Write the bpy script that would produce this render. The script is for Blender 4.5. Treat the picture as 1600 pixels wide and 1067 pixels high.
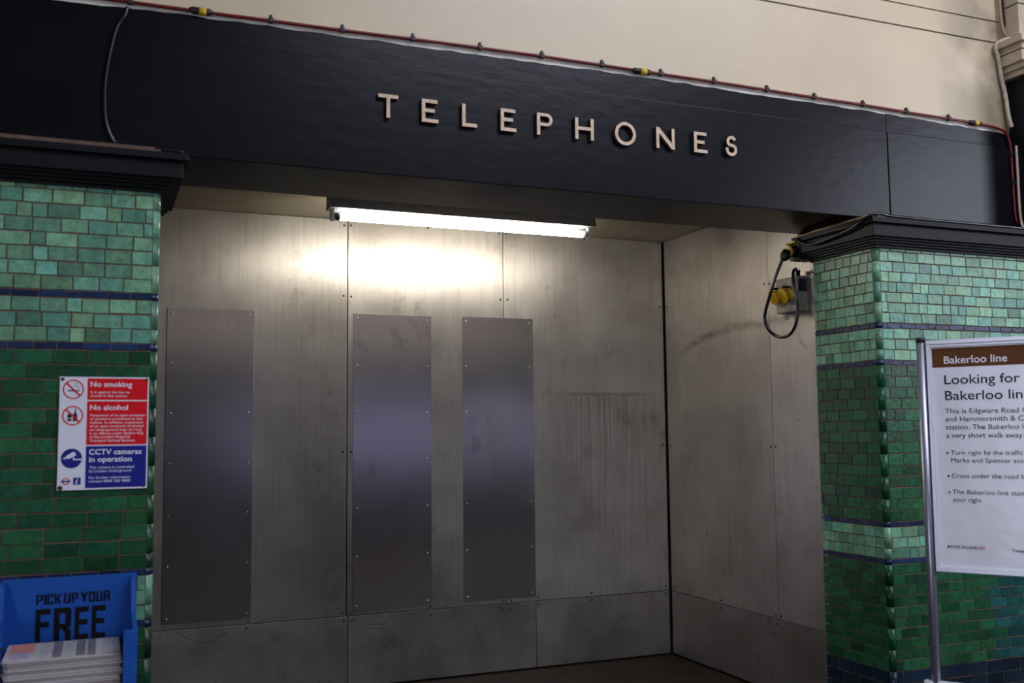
import bpy, bmesh, math, random
from mathutils import Vector, Matrix

for o in list(bpy.data.objects):
    bpy.data.objects.remove(o)
SC = bpy.context.scene
COL = SC.collection
random.seed(11)

# ------------------------------------------------------------------ camera
cd = bpy.data.cameras.new('camera')
cam = bpy.data.objects.new('camera', cd)
COL.objects.link(cam)
YAW, PITCH, ROLL = 0.3910, 0.0884, -0.0102
fwd = Vector((math.sin(YAW)*math.cos(PITCH), math.cos(YAW)*math.cos(PITCH), math.sin(PITCH)))
r0 = Vector((math.cos(YAW), -math.sin(YAW), 0)); u0 = r0.cross(fwd)
rt = math.cos(ROLL)*r0 + math.sin(ROLL)*u0
up = -math.sin(ROLL)*r0 + math.cos(ROLL)*u0
m = Matrix((rt, up, -fwd)).transposed().to_4x4()
m.translation = Vector((0, -4.1875, 1.6))
cam.matrix_world = m
cd.sensor_width = 36.0
cd.lens = 1572.66/1600*36
cd.clip_start = 0.05
cd.dof.use_dof = True
cd.dof.focus_distance = 5.9
cd.dof.aperture_fstop = 2.2
SC.camera = cam

# ------------------------------------------------------------------ view, sky and daylight openings
vs = SC.view_settings
vs.view_transform = 'Standard'; vs.look = 'None'; vs.gamma = 1; vs.use_curve_mapping = False
vs.exposure = 0.0
wd = bpy.data.worlds.new('sky'); SC.world = wd; wd.use_nodes = True
bg = wd.node_tree.nodes['Background']
bg.inputs[0].default_value = (0.87, 0.92, 1.08, 1)
bg.inputs[1].default_value = 7.8
SKYLIGHT = (2.0, 6.4, -6.5, -2.2)      # x0, x1, y0, y1 of an unseen roof opening, sized to balance the light
ROOF_Z = 6.2
STREET = (-6.0, -3.0, 2.2, 5.2)        # y0, y1, z0, z1 of an unseen right-hand opening, sized for the fascia sheen
WINDOWS = [(2.45, 3.8), (4.2, 5.9), (6.4, 8.0)]   # openings towards the platforms in the opposite wall
WIN_Z = (1.0, 2.1)
FILL_OPENING = (-8.0, -5.0, 0.0, 3.0)          # y0, y1, z0, z1 of an unseen left opening, added to light the poster
OPP_Y, HALL_X0, HALL_X1 = -9.5, -4.0, 9.0

def portal(name, loc, rot, sx, sy):
    l = bpy.data.lights.new(name, 'AREA'); l.shape = 'RECTANGLE'; l.size = sx; l.size_y = sy
    l.cycles.is_portal = True
    o = bpy.data.objects.new(name, l); COL.objects.link(o); o.location = loc; o.rotation_euler = rot
portal('skylight_portal', ((SKYLIGHT[0]+SKYLIGHT[1])/2, (SKYLIGHT[2]+SKYLIGHT[3])/2, ROOF_Z+.05), (0, 0, 0), SKYLIGHT[1]-SKYLIGHT[0], SKYLIGHT[3]-SKYLIGHT[2])
portal('street_portal', (HALL_X1+.05, (STREET[0]+STREET[1])/2, (STREET[2]+STREET[3])/2), (0, math.radians(90), 0), STREET[3]-STREET[2], STREET[1]-STREET[0])
for w in WINDOWS:
    portal('window_portal', ((w[0]+w[1])/2, OPP_Y-.05, sum(WIN_Z)/2), (math.radians(90), 0, 0), w[1]-w[0], WIN_Z[1]-WIN_Z[0])

portal('fill_portal', (HALL_X0-.05, (FILL_OPENING[0]+FILL_OPENING[1])/2, (FILL_OPENING[2]+FILL_OPENING[3])/2), (0, math.radians(-90), 0), FILL_OPENING[3]-FILL_OPENING[2], FILL_OPENING[1]-FILL_OPENING[0])

# ------------------------------------------------------------------ materials
def nm(name, base, rough=0.5, metal=0.0, var=0.0, vscale=3.0, stretch=(1, 1, 1), bump=0.0, bscale=60.0, coat=0.0, emit=None, estr=0.0, spec=0.5):
    mt = bpy.data.materials.new(name); mt.use_nodes = True
    nt = mt.node_tree; b = nt.nodes['Principled BSDF']
    b.inputs['Base Color'].default_value = (*base, 1); b.inputs['Roughness'].default_value = rough
    b.inputs['Metallic'].default_value = metal; b.inputs['Specular IOR Level'].default_value = spec
    if coat: b.inputs['Coat Weight'].default_value = coat; b.inputs['Coat Roughness'].default_value = .12
    if emit: b.inputs['Emission Color'].default_value = (*emit, 1); b.inputs['Emission Strength'].default_value = estr
    if var or bump:
        tc = nt.nodes.new('ShaderNodeTexCoord'); mp = nt.nodes.new('ShaderNodeMapping')
        mp.inputs['Scale'].default_value = stretch
        nt.links.new(tc.outputs['Object'], mp.inputs[0])
    if var:
        n = nt.nodes.new('ShaderNodeTexNoise'); n.inputs['Scale'].default_value = vscale; n.inputs['Detail'].default_value = 7
        n.inputs['Roughness'].default_value = .65
        nt.links.new(mp.outputs[0], n.inputs['Vector'])
        mr = nt.nodes.new('ShaderNodeMapRange'); mr.inputs[1].default_value = .25; mr.inputs[2].default_value = .75
        mr.inputs[3].default_value = 1-var; mr.inputs[4].default_value = 1+var
        nt.links.new(n.outputs['Fac'], mr.inputs[0])
        vm = nt.nodes.new('ShaderNodeVectorMath'); vm.operation = 'SCALE'; vm.inputs[0].default_value = base
        nt.links.new(mr.outputs[0], vm.inputs['Scale']); nt.links.new(vm.outputs[0], b.inputs['Base Color'])
    if bump:
        n2 = nt.nodes.new('ShaderNodeTexNoise'); n2.inputs['Scale'].default_value = bscale; n2.inputs['Detail'].default_value = 4
        nt.links.new(mp.outputs[0], n2.inputs['Vector'])
        bp = nt.nodes.new('ShaderNodeBump'); bp.inputs['Strength'].default_value = bump; bp.inputs['Distance'].default_value = .01
        nt.links.new(n2.outputs['Fac'], bp.inputs['Height']); nt.links.new(bp.outputs[0], b.inputs['Normal'])
    return mt

def tile_mat():
    mt = bpy.data.materials.new('glazed_tile'); mt.use_nodes = True; nt = mt.node_tree; b = nt.nodes['Principled BSDF']
    at = nt.nodes.new('ShaderNodeAttribute'); at.attribute_name = 'tile_color'
    tc = nt.nodes.new('ShaderNodeTexCoord')
    n = nt.nodes.new('ShaderNodeTexNoise'); n.inputs['Scale'].default_value = 26; n.inputs['Detail'].default_value = 9; n.inputs['Roughness'].default_value = .72
    nt.links.new(tc.outputs['Object'], n.inputs['Vector'])
    mr = nt.nodes.new('ShaderNodeMapRange'); mr.inputs[1].default_value = .3; mr.inputs[2].default_value = .7; mr.inputs[3].default_value = .55; mr.inputs[4].default_value = 1.4
    nt.links.new(n.outputs['Fac'], mr.inputs[0])
    vm = nt.nodes.new('ShaderNodeVectorMath'); vm.operation = 'SCALE'
    nt.links.new(at.outputs['Color'], vm.inputs[0]); nt.links.new(mr.outputs[0], vm.inputs['Scale'])
    nt.links.new(vm.outputs[0], b.inputs['Base Color'])
    b.inputs['Roughness'].default_value = .32; b.inputs['Specular IOR Level'].default_value = .3
    n2 = nt.nodes.new('ShaderNodeTexNoise'); n2.inputs['Scale'].default_value = 45; n2.inputs['Detail'].default_value = 5
    nt.links.new(tc.outputs['Object'], n2.inputs['Vector'])
    bp = nt.nodes.new('ShaderNodeBump'); bp.inputs['Strength'].default_value = .25; bp.inputs['Distance'].default_value = .01
    nt.links.new(n2.outputs['Fac'], bp.inputs['Height']); nt.links.new(bp.outputs[0], b.inputs['Normal'])
    return mt

AROT = 0.25
def metal_mat(name, c0, c1, r0_, r1_, aniso=0.0, metal=1.0, dirt=.35, scuff=None, drip=None, seed=0.0, wob=.02, rub=1.0):
    """rolled sheet metal: cloudy oxide, vertical rub marks and dark smears (all in object space)"""
    mt = bpy.data.materials.new(name); mt.use_nodes = True; nt = mt.node_tree; b = nt.nodes['Principled BSDF']; N = nt.nodes.new; K = nt.links.new
    tc = N('ShaderNodeTexCoord')
    oi = N('ShaderNodeObjectInfo'); big = N('ShaderNodeVectorMath'); big.operation = 'SCALE'; big.inputs['Scale'].default_value = 3.7; K(oi.outputs['Location'], big.inputs[0])
    shift = N('ShaderNodeVectorMath'); shift.operation = 'ADD'; K(tc.outputs['Object'], shift.inputs[0]); K(big.outputs[0], shift.inputs[1])   # every sheet wears differently
    def mapped(scale, off=0.0):
        mp = N('ShaderNodeMapping'); mp.inputs['Scale'].default_value = scale; mp.inputs['Location'].default_value = (off+seed, off*.7-seed, off*1.3)
        K(shift.outputs[0], mp.inputs[0]); return mp.outputs[0]
    def noise(vec, sc, det=6, ro=.6):
        n = N('ShaderNodeTexNoise'); n.inputs['Scale'].default_value = sc; n.inputs['Detail'].default_value = det; n.inputs['Roughness'].default_value = ro
        K(vec, n.inputs['Vector']); return n.outputs['Fac']
    def rng(v, a, b_, c, d):
        r = N('ShaderNodeMapRange'); r.inputs[1].default_value = a; r.inputs[2].default_value = b_; r.inputs[3].default_value = c; r.inputs[4].default_value = d
        K(v, r.inputs[0]); return r.outputs[0]
    def ma(op, a, b_=None):
        x = N('ShaderNodeMath'); x.operation = op
        for i, q in enumerate((a, b_)):
            if q is None: continue
            if isinstance(q, (int, float)): x.inputs[i].default_value = q
            else: K(q, x.inputs[i])
        return x.outputs[0]
    def mix(f, a, b_):
        x = N('ShaderNodeMix'); x.data_type = 'RGBA'
        K(f, x.inputs[0])
        for i, q in ((6, a), (7, b_)):
            if isinstance(q, tuple): x.inputs[i].default_value = (*q, 1)
            else: K(q, x.inputs[i])
        return x.outputs[2]
    cloud = noise(mapped((1, 1, 1)), 2.2, 8, .62)
    col = mix(rng(cloud, .3, .7, 0, 1), c0, c1)
    streak = noise(mapped((38, 38, 1.2), 3.1), 1.6, 5, .6)
    col = mix(rng(streak, .5, .8, 0, .35*rub), col, tuple(q*.55 for q in c0))
    spots = noise(mapped((1, 1, .7), 7.7), 4.5, 9, .7)
    stain = rng(spots, .58, .78, 0, dirt)
    col = mix(stain, col, (.07, .058, .045))
    specks = noise(mapped((1, 1, 1), 11.3), 30, 2, .4)
    col = mix(rng(specks, .79, .81, 0, .8), col, (.03, .025, .02))
    sx = N('ShaderNodeSeparateXYZ'); K(tc.outputs['Object'], sx.inputs[0])
    grit = noise(mapped((1, 1, 1), 1.7), 120, 3, .8)
    if scuff:     # (axis, a, b, c, lo, hi): curved rub mark z = a + b*(t-c)^2 between lo and hi
        ax, a_, b_, c_, lo, hi = scuff
        t = sx.outputs[ax]
        dt = ma('SUBTRACT', t, c_)
        zc = ma('ADD', ma('MULTIPLY', ma('MULTIPLY', dt, dt), b_), a_)
        d = ma('ABSOLUTE', ma('SUBTRACT', sx.outputs[2], zc))
        msk = ma('MULTIPLY', rng(d, 0, .045, 1, 0), ma('MULTIPLY', rng(t, lo, lo+.2, 0, 1), rng(t, hi-.2, hi, 1, 0)))
        msk = ma('MULTIPLY', msk, rng(noise(mapped((1, 1, 3), 5), 9, 8, .75), .35, .65, .1, .75))
        col = mix(msk, col, (.06, .048, .035))
    if drip:      # (x0, x1, ztop, zbot): ledge scuff line with run marks under it
        x0, x1, zt, zb = drip
        inx = ma('MULTIPLY', rng(sx.outputs[0], x0-.05, x0+.22, 0, 1), rng(sx.outputs[0], x1-.22, x1+.05, 1, 0))
        line = rng(ma('ABSOLUTE', ma('SUBTRACT', sx.outputs[2], zt)), .004, .022, 1, 0)
        below = ma('MULTIPLY', rng(sx.outputs[2], zt-.02, zt, 1, 0), rng(sx.outputs[2], zb, zt, .0, 1))
        runs = rng(noise(mapped((60, 60, .5), 9), 1.6, 6, .7), .44, .66, .05, .6)
        msk = ma('MULTIPLY', inx, ma('MAXIMUM', ma('MULTIPLY', line, .4), ma('MULTIPLY', below, runs)))
        col = mix(msk, col, (.06, .05, .042))
    K(col, b.inputs['Base Color'])
    b.inputs['Metallic'].default_value = metal
    rgh = ma('ADD', rng(cloud, .3, .7, r0_, r1_), ma('ADD', ma('MULTIPLY', stain, .25), rng(streak, .3, .7, -.03*rub, .05*rub)))
    K(rgh, b.inputs['Roughness'])
    if aniso:
        b.inputs['Anisotropic'].default_value = aniso
        cx = N('ShaderNodeCombineXYZ'); cx.inputs[2].default_value = 1.0
        K(cx.outputs[0], b.inputs['Tangent']); b.inputs['Anisotropic Rotation'].default_value = AROT
    wv = noise(mapped((1, 1, .8), 2.3), 2.5, 2, .4)
    fine = noise(mapped((160, 160, 14), 4), 1.5, 3, .6)
    hgt = ma('ADD', ma('MULTIPLY', wv, wob*10), ma('MULTIPLY', fine, .02))
    bp = N('ShaderNodeBump'); bp.inputs['Strength'].default_value = .35; bp.inputs['Distance'].default_value = .02
    K(hgt, bp.inputs['Height']); K(bp.outputs[0], b.inputs['Normal'])
    return mt

M = {}
M['tile'] = tile_mat()
M['grout'] = nm('grout', (.125, .072, .052), .9, var=.4, vscale=20)
M['fascia'] = nm('black_gloss_paint', (.0045, .0045, .0065), .3, spec=.22, var=.35, vscale=1.6, stretch=(1, 1, 2.2), bump=.12, bscale=9)
M['cornice'] = nm('cornice_black_paint', (.005, .005, .007), .5, spec=.2, var=.3, vscale=6, bump=.1, bscale=30)
M['soffit'] = M['fascia']
M['cream'] = nm('cream_wall_paint', (.60, .485, .335), .42, var=.10, vscale=1.3, bump=.10, bscale=7)
def cream_dirt(mt):
    nt = mt.node_tree; b = nt.nodes['Principled BSDF']; l = b.inputs['Base Color'].links[0]; src = l.from_socket
    tc = nt.nodes.new('ShaderNodeTexCoord'); sp = nt.nodes.new('ShaderNodeSeparateXYZ'); nt.links.new(tc.outputs['Object'], sp.inputs[0])
    n = nt.nodes.new('ShaderNodeTexNoise'); n.inputs['Scale'].default_value = 3.5; n.inputs['Detail'].default_value = 8; nt.links.new(tc.outputs['Object'], n.inputs['Vector'])
    r1 = nt.nodes.new('ShaderNodeMapRange'); r1.inputs[1].default_value = 4.35; r1.inputs[2].default_value = 4.95; nt.links.new(sp.outputs[0], r1.inputs[0])
    r2 = nt.nodes.new('ShaderNodeMapRange'); r2.inputs[1].default_value = .38; r2.inputs[2].default_value = .6; r2.inputs[4].default_value = .85; nt.links.new(n.outputs['Fac'], r2.inputs[0])
    mu = nt.nodes.new('ShaderNodeMath'); mu.operation = 'MULTIPLY'; nt.links.new(r1.outputs[0], mu.inputs[0]); nt.links.new(r2.outputs[0], mu.inputs[1])
    mx = nt.nodes.new('ShaderNodeMix'); mx.data_type = 'RGBA'; nt.links.new(mu.outputs[0], mx.inputs[0]); nt.links.new(src, mx.inputs[6]); mx.inputs[7].default_value = (.16, .12, .075, 1)
    nt.links.new(mx.outputs[2], b.inputs['Base Color'])
cream_dirt(M['cream'])
M['cream_dirty'] = nm('cream_paint_old', (.44, .36, .26), .5, var=.25, vscale=5, bump=.15, bscale=20)
M['white_edge'] = nm('white_paint_strip', (.66, .62, .55), .6, var=.25, vscale=14)
M['joint'] = nm('dark_joint', (.03, .022, .015), .9)
M['ceiling'] = nm('recess_ceiling_paint', (.42, .36, .26), .6, var=.15, vscale=3)
M['floor'] = nm('dark_quarry_floor', (.018, .012, .008), .6, spec=.2, var=.5, vscale=5, bump=.2, bscale=30)
M['dark_wall'] = nm('dark_backing', (.02, .018, .016), .9)  # near-black backing behind the sheets, shows in the gaps
M['hall_cream'] = nm('hall_plaster', (.22, .19, .155), .7, var=.1)
M['hall_pale'] = nm('hall_upper_plaster', (.5, .43, .34), .7, var=.1)
M['hall_dark'] = nm('hall_dado', (.016, .02, .019), .5, var=.2)
M['hall_roof'] = nm('hall_roof_boards', (.06, .052, .045), .8, var=.2)
M['pane'] = bpy.data.materials.new('smoked_blue_glass'); M['pane'].use_nodes = True
_nt = M['pane'].node_tree; _nt.nodes.remove(_nt.nodes['Principled BSDF'])
_t = _nt.nodes.new('ShaderNodeBsdfTransparent'); _t.inputs[0].default_value = (.25, .245, .30, 1)  # tint added to dim the unseen windows' reflection in the cover plates
_g = _nt.nodes.new('ShaderNodeBsdfGlossy'); _g.inputs['Roughness'].default_value = .05
_m = _nt.nodes.new('ShaderNodeMixShader'); _m.inputs[0].default_value = .06
_nt.links.new(_t.outputs[0], _m.inputs[1]); _nt.links.new(_g.outputs[0], _m.inputs[2]); _nt.links.new(_m.outputs[0], _nt.nodes['Material Output'].inputs[0])
M['steel_frame'] = nm('window_frame_paint', (.05, .06, .06), .5)
M['letter'] = nm('aged_bronze_letter', (.50, .37, .26), .5, metal=.25, var=.38, vscale=40)
M['letter_side'] = nm('letter_edge', (.05, .03, .022), .7)  # edge faces coloured dark to imitate their shaded sides
M['red'] = nm('red_cable_sheath', (.13, .006, .008), .4, var=.25, vscale=30)
M['black'] = nm('black_rubber', (.008, .008, .009), .5)
M['black_shiny'] = nm('black_cable_sheath', (.012, .012, .014), .22)
M['beige'] = nm('beige_cable', (.30, .19, .10), .5, var=.2, vscale=20)
M['conduit'] = nm('painted_conduit', (.42, .35, .25), .5, var=.3, vscale=30)
M['yellow'] = nm('yellow_plastic', (.62, .36, .006), .45, var=.15, vscale=40)
M['yellow_tag'] = nm('yellow_tag', (.6, .38, .02), .5)
M['emboss'] = nm('yellow_emboss', (.25, .13, .003), .5)
M['grey_box'] = nm('grey_socket_box', (.27, .24, .21), .55, metal=.2, var=.3, vscale=18)
M['screw'] = nm('steel_screw', (.62, .58, .54), .3, metal=1)
M['dark_screw'] = nm('dark_screw', (.05, .045, .04), .45, metal=.6)
M['batten'] = nm('grey_batten', (.15, .15, .165), .5, var=.2, vscale=12)
M['holder'] = nm('white_lampholder', (.5, .48, .42), .5)
M['tube'] = nm('lit_tube', (.9, .9, .85), .4, emit=(1.0, .95, .84), estr=62)
M['sign_white'] = nm('sign_enamel_white', (.68, .68, .76), .5, spec=.2)
M['sign_red'] = nm('sign_enamel_red', (.62, .006, .010), .5, spec=.2)
M['sign_blue'] = nm('sign_enamel_blue', (.012, .016, .20), .5, spec=.2)
M['sign_ink'] = nm('sign_ink_black', (.01, .01, .014), .4)
M['rust'] = nm('rust', (.07, .025, .012), .9, var=.4, vscale=60)
M['blue_bin'] = nm('blue_bin_plastic', (.003, .062, .31), .55, spec=.3, var=.06, vscale=4)
M['bin_ink'] = nm('bin_black_print', (.003, .003, .004), .7, spec=.15)
M['news'] = nm('newsprint', (.42, .37, .38), .85, var=.12, vscale=30, stretch=(1, 1, 8))
M['news2'] = nm('newsprint_dark', (.27, .235, .235), .85, var=.15, vscale=30, stretch=(1, 1, 8))
M['print_grey'] = nm('print_grey', (.13, .13, .16), .8, var=.5, vscale=70)
M['print_light'] = nm('print_light', (.33, .33, .36), .8, var=.4, vscale=80)
M['print_red'] = nm('print_red', (.55, .20, .16), .8, var=.4, vscale=30)
M['print_mauve'] = nm('print_mauve', (.34, .28, .40), .8, var=.4, vscale=40)
M['alu'] = nm('anodised_post', (.30, .30, .36), .38, metal=.75, var=.05)
M['frame'] = nm('poster_frame_metal', (.62, .62, .70), .35, metal=.3)
M['poster'] = nm('poster_paper_behind_plastic', (.74, .73, .80), .25, var=.05, vscale=3, bump=.5, bscale=4.5)
M['brown'] = nm('brown_band', (.12, .040, .008), .5, spec=.15)
M['ink'] = nm('poster_ink', (.014, .010, .028), .55, spec=.15)
M['poster_white'] = nm('poster_white_ink', (.75, .73, .78), .3)
M['poster_red'] = nm('poster_red_ink', (.5, .02, .03), .3)
SH0, SH1 = (.36, .325, .29), (.54, .50, .455)
M['sheet'] = metal_mat('galvanised_sheet', SH0, SH1, .42, .50, aniso=.72, metal=.92, dirt=.5)
M['sheet_drip'] = metal_mat('galvanised_sheet_marked', SH0, SH1, .42, .50, aniso=.72, metal=.92, dirt=.55, drip=(.36, 1.2, 1.40, .1), seed=2.0)
M['sheet_scuff'] = metal_mat('galvanised_sheet_scuffed', SH0, SH1, .42, .50, aniso=.4, metal=.88, dirt=.35, scuff=(1, 1.81, -.24, 1.25-.94, -.5, 1.1), seed=4.0)
M['kick'] = metal_mat('galvanised_kick_sheet', tuple(q*.74 for q in SH0), tuple(q*.82 for q in SH1), .40, .5, aniso=.4, metal=.9, dirt=.75, seed=6.0)  # base colour darkened to imitate dim light low down; the blotches are dirt
M['plate'] = metal_mat('smooth_steel_plate', (.50, .46, .455), (.58, .54, .535), .19, .22, aniso=.5, metal=1.0, dirt=.5, seed=8.0, wob=.004, rub=.25)

# ------------------------------------------------------------------ mesh helpers
class MB:
    def __init__(s): s.bm = bmesh.new()
    def box(s, x0, x1, y0, y1, z0, z1, bev=0.0, mi=0, mat=None):
        t = bmesh.new(); bmesh.ops.create_cube(t, size=1)
        for v in t.verts:
            v.co = Vector(((x0+x1)/2+v.co.x*(x1-x0), (y0+y1)/2+v.co.y*(y1-y0), (z0+z1)/2+v.co.z*(z1-z0)))
        if bev: bmesh.ops.bevel(t, geom=list(t.edges), offset=bev, segments=2, affect='EDGES', profile=.6)
        return s.join(t, mi, mat)
    def join(s, t, mi=0, mat=None):
        if mat is not None: t.transform(mat)
        mp = {}
        for v in t.verts: mp[v] = s.bm.verts.new(v.co)
        for f in t.faces:
            try:
                nf = s.bm.faces.new([mp[v] for v in f.verts]); nf.material_index = mi; nf.smooth = f.smooth
            except ValueError: pass
        t.free(); return s
    def poly(s, pts, vec, mi=0, mside=None):
        """prism: outline pts (3D, planar) extruded along vec"""
        vec = Vector(vec); a = [s.bm.verts.new(Vector(p)) for p in pts]; b = [s.bm.verts.new(Vector(p)+vec) for p in pts]
        n = len(pts)
        f = s.bm.faces.new(a[::-1]); f.material_index = mi
        f = s.bm.faces.new(b); f.material_index = mi
        for i in range(n):
            f = s.bm.faces.new((a[i], a[(i+1) % n], b[(i+1) % n], b[i])); f.material_index = mi if mside is None else mside
        return s
    def ring(s, prof, origin, axis, seg=20, mi=0):
        """lathe: prof = [(radius, distance along axis)]"""
        ax = Vector(axis).normalized(); t = Vector((0, 0, 1)) if abs(ax.z) < .9 else Vector((1, 0, 0))
        e1 = ax.cross(t).normalized(); e2 = ax.cross(e1)
        rows = []
        for r, h in prof:
            rows.append([s.bm.verts.new(Vector(origin)+ax*h+(e1*math.cos(2*math.pi*k/seg)+e2*math.sin(2*math.pi*k/seg))*max(r, 1e-5)) for k in range(seg)])
        for i in range(len(rows)-1):
            for k in range(seg):
                f = s.bm.faces.new((rows[i][k], rows[i][(k+1) % seg], rows[i+1][(k+1) % seg], rows[i+1][k])); f.smooth = True; f.material_index = mi
        for r_ in (rows[0], rows[-1]):
            try:
                f = s.bm.faces.new(r_); f.material_index = mi
            except ValueError: pass
        return s
    def tube(s, pts, r, seg=10, sub=6, mi=0, smooth=True):
        P = [Vector(p) for p in pts]
        if smooth and len(P) > 2:
            Q = []
            for i in range(len(P)-1):
                p0, p1, p2, p3 = P[max(i-1, 0)], P[i], P[i+1], P[min(i+2, len(P)-1)]
                for k in range(sub):
                    t = k/sub
                    Q.append(.5*((2*p1)+(p2-p0)*t+(2*p0-5*p1+4*p2-p3)*t*t+(3*p1-p0-3*p2+p3)*t**3))
            Q.append(P[-1]); P = Q
        rows = []; prev = None
        for i, p in enumerate(P):
            d = (P[min(i+1, len(P)-1)]-P[max(i-1, 0)]).normalized()
            if prev is None:
                t = Vector((0, 0, 1)) if abs(d.z) < .9 else Vector((1, 0, 0)); e1 = d.cross(t).normalized()
            else:
                e1 = (prev-d*prev.dot(d)).normalized()
            prev = e1; e2 = d.cross(e1)
            rows.append([s.bm.verts.new(p+(e1*math.cos(2*math.pi*k/seg)+e2*math.sin(2*math.pi*k/seg))*r) for k in range(seg)])
        for i in range(len(rows)-1):
            for k in range(seg):
                f = s.bm.faces.new((rows[i][k], rows[i][(k+1) % seg], rows[i+1][(k+1) % seg], rows[i+1][k])); f.smooth = True; f.material_index = mi
        for r_ in (rows[0], rows[-1]):
            f = s.bm.faces.new(r_); f.material_index = mi
        return s
    def build(s, name, mats, parent=None, loc=None):
        """vertices are given in world space (or the parent's space); loc shifts the origin"""
        bmesh.ops.recalc_face_normals(s.bm, faces=s.bm.faces)
        me = bpy.data.meshes.new(name)
        if parent is None and loc is not None:
            bmesh.ops.translate(s.bm, verts=s.bm.verts, vec=-Vector(loc))
        s.bm.to_mesh(me); s.bm.free()
        for q in (mats if isinstance(mats, (list, tuple)) else [mats]): me.materials.append(q)
        o = bpy.data.objects.new(name, me); COL.objects.link(o)
        if parent is not None: o.parent = parent
        elif loc is not None: o.location = loc
        return o

def tag(o, label=None, cat=None, group=None, kind=None):
    if label: o['label'] = label
    if cat: o['category'] = cat
    if group: o['group'] = group
    if kind: o['kind'] = kind
    return o
def thing(name, loc, label, cat, group=None):
    o = bpy.data.objects.new(name, None); COL.objects.link(o); o.location = loc; o.empty_display_size = .05
    return tag(o, label, cat, group)
def struct(name, mb, mats, loc=None):
    return tag(mb.build(name, mats, None, loc), kind='structure')

def text_mesh(body, width, cap, bold=0.0, thick=.0004, space=1.0):
    """lettering laid in the XZ plane, baseline at z=0, left at x=0, cap height cap, fitted to width"""
    cu = bpy.data.curves.new('t', 'FONT'); cu.body = body; cu.size = 1.0; cu.offset = bold; cu.space_character = space; cu.resolution_u = 4
    ob = bpy.data.objects.new('t', cu); COL.objects.link(ob)
    dg = bpy.context.evaluated_depsgraph_get(); dg.update()
    me = bpy.data.meshes.new_from_object(ob.evaluated_get(dg))
    bpy.data.objects.remove(ob); bpy.data.curves.remove(cu)
    xs = [v.co.x for v in me.vertices]
    x0, x1 = min(xs), max(xs)
    CAP = .685
    sx = width/(x1-x0) if width else cap/CAP
    sz = cap/CAP
    t = bmesh.new(); t.from_mesh(me); bpy.data.meshes.remove(me)
    for v in t.verts: v.co = Vector(((v.co.x-x0)*sx, 0, v.co.y*sz))
    for f in t.faces: f.smooth = False
    g = bmesh.ops.extrude_face_region(t, geom=list(t.faces))
    for v in g['geom']:
        if isinstance(v, bmesh.types.BMVert): v.co.y -= thick
    return t

def disc(mb, cx, cz, r, y0, y1, rin=0.0, seg=40, mi=0, a0=0, a1=2*math.pi):
    full = abs(a1-a0-2*math.pi) < 1e-4
    n = seg
    outer = [(cx+r*math.cos(a0+(a1-a0)*k/n), cz+r*math.sin(a0+(a1-a0)*k/n)) for k in range(n if full else n+1)]
    if rin <= 0:
        return mb.poly([(x, y0, z) for x, z in outer], (0, y1-y0, 0), mi)
    inner = [(cx+rin*math.cos(a0+(a1-a0)*k/n), cz+rin*math.sin(a0+(a1-a0)*k/n)) for k in range(n if full else n+1)]
    V = [[mb.bm.verts.new((x, y, z)) for x, z in L] for L in (outer, inner) for y in (y0, y1)]
    cnt = len(outer)
    for k in range(cnt if full else cnt-1):
        j = (k+1) % cnt
        for a, b in ((V[0], V[1]), (V[3], V[2]), (V[2], V[0]), (V[1], V[3])):
            f = mb.bm.faces.new((a[k], a[j], b[j], b[k])); f.material_index = mi
    if not full:
        for k in (0, cnt-1): mb.bm.faces.new((V[0][k], V[1][k], V[3][k], V[2][k]))
    return mb

def bar(mb, x0, z0, x1, z1, w, y0, y1, mi=0):
    d = Vector((x1-x0, z1-z0)).normalized(); n = Vector((-d.y, d.x))*w/2
    pts = [(x0+n.x, y0, z0+n.y), (x1+n.x, y0, z1+n.y), (x1-n.x, y0, z1-n.y), (x0-n.x, y0, z0-n.y)]
    return mb.poly(pts, (0, y1-y0, 0), mi)

# ------------------------------------------------------------------ key dimensions (metres)
YB = 2.184            # face of the back cladding
XR = 3.838            # face of the right recess cladding / right pier return
XL = 0.215            # right-hand edge of the left pier
ZC = 2.98             # recess ceiling
YF = 0.10             # face of the black fascia
ZB, ZT = 2.745, 3.35  # fascia bottom and top

# ------------------------------------------------------------------ the setting
fl = MB(); fl.box(HALL_X0, HALL_X1, OPP_Y, YB+.3, -.2, 0)
struct('floor', fl, M['floor'])
fj = MB()
for y in [1.95-.45*k for k in range(1, 12)]: fj.box(HALL_X0+.1, HALL_X1-.1, y-.003, y+.003, -.02, .0006)
for x in [-2+.6*k for k in range(0, 16)]: fj.box(x-.003, x+.003, -6, YB-.02, -.02, .0006)
struct('trim_5', fj, M['joint'])
b = MB(); b.box(XL-.2, XR+.3, YB+.03, YB+.25, 0, 3.1); struct('wall_back', b, M['dark_wall'])
b = MB(); b.box(XL-.25, XL+.02, .52, YB+.02, 0, 3.1); struct('wall_recess_left', b, M['dark_wall'])
b = MB(); b.box(XR+.03, XR+.3, .53, YB+.02, 0, 3.1); struct('wall_recess_right', b, M['dark_wall'])
b = MB(); b.box(XL-.2, XR+.3, .60, YB+.02, ZC, ZC+.12); struct('ceiling', b, M['ceiling'])

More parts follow.
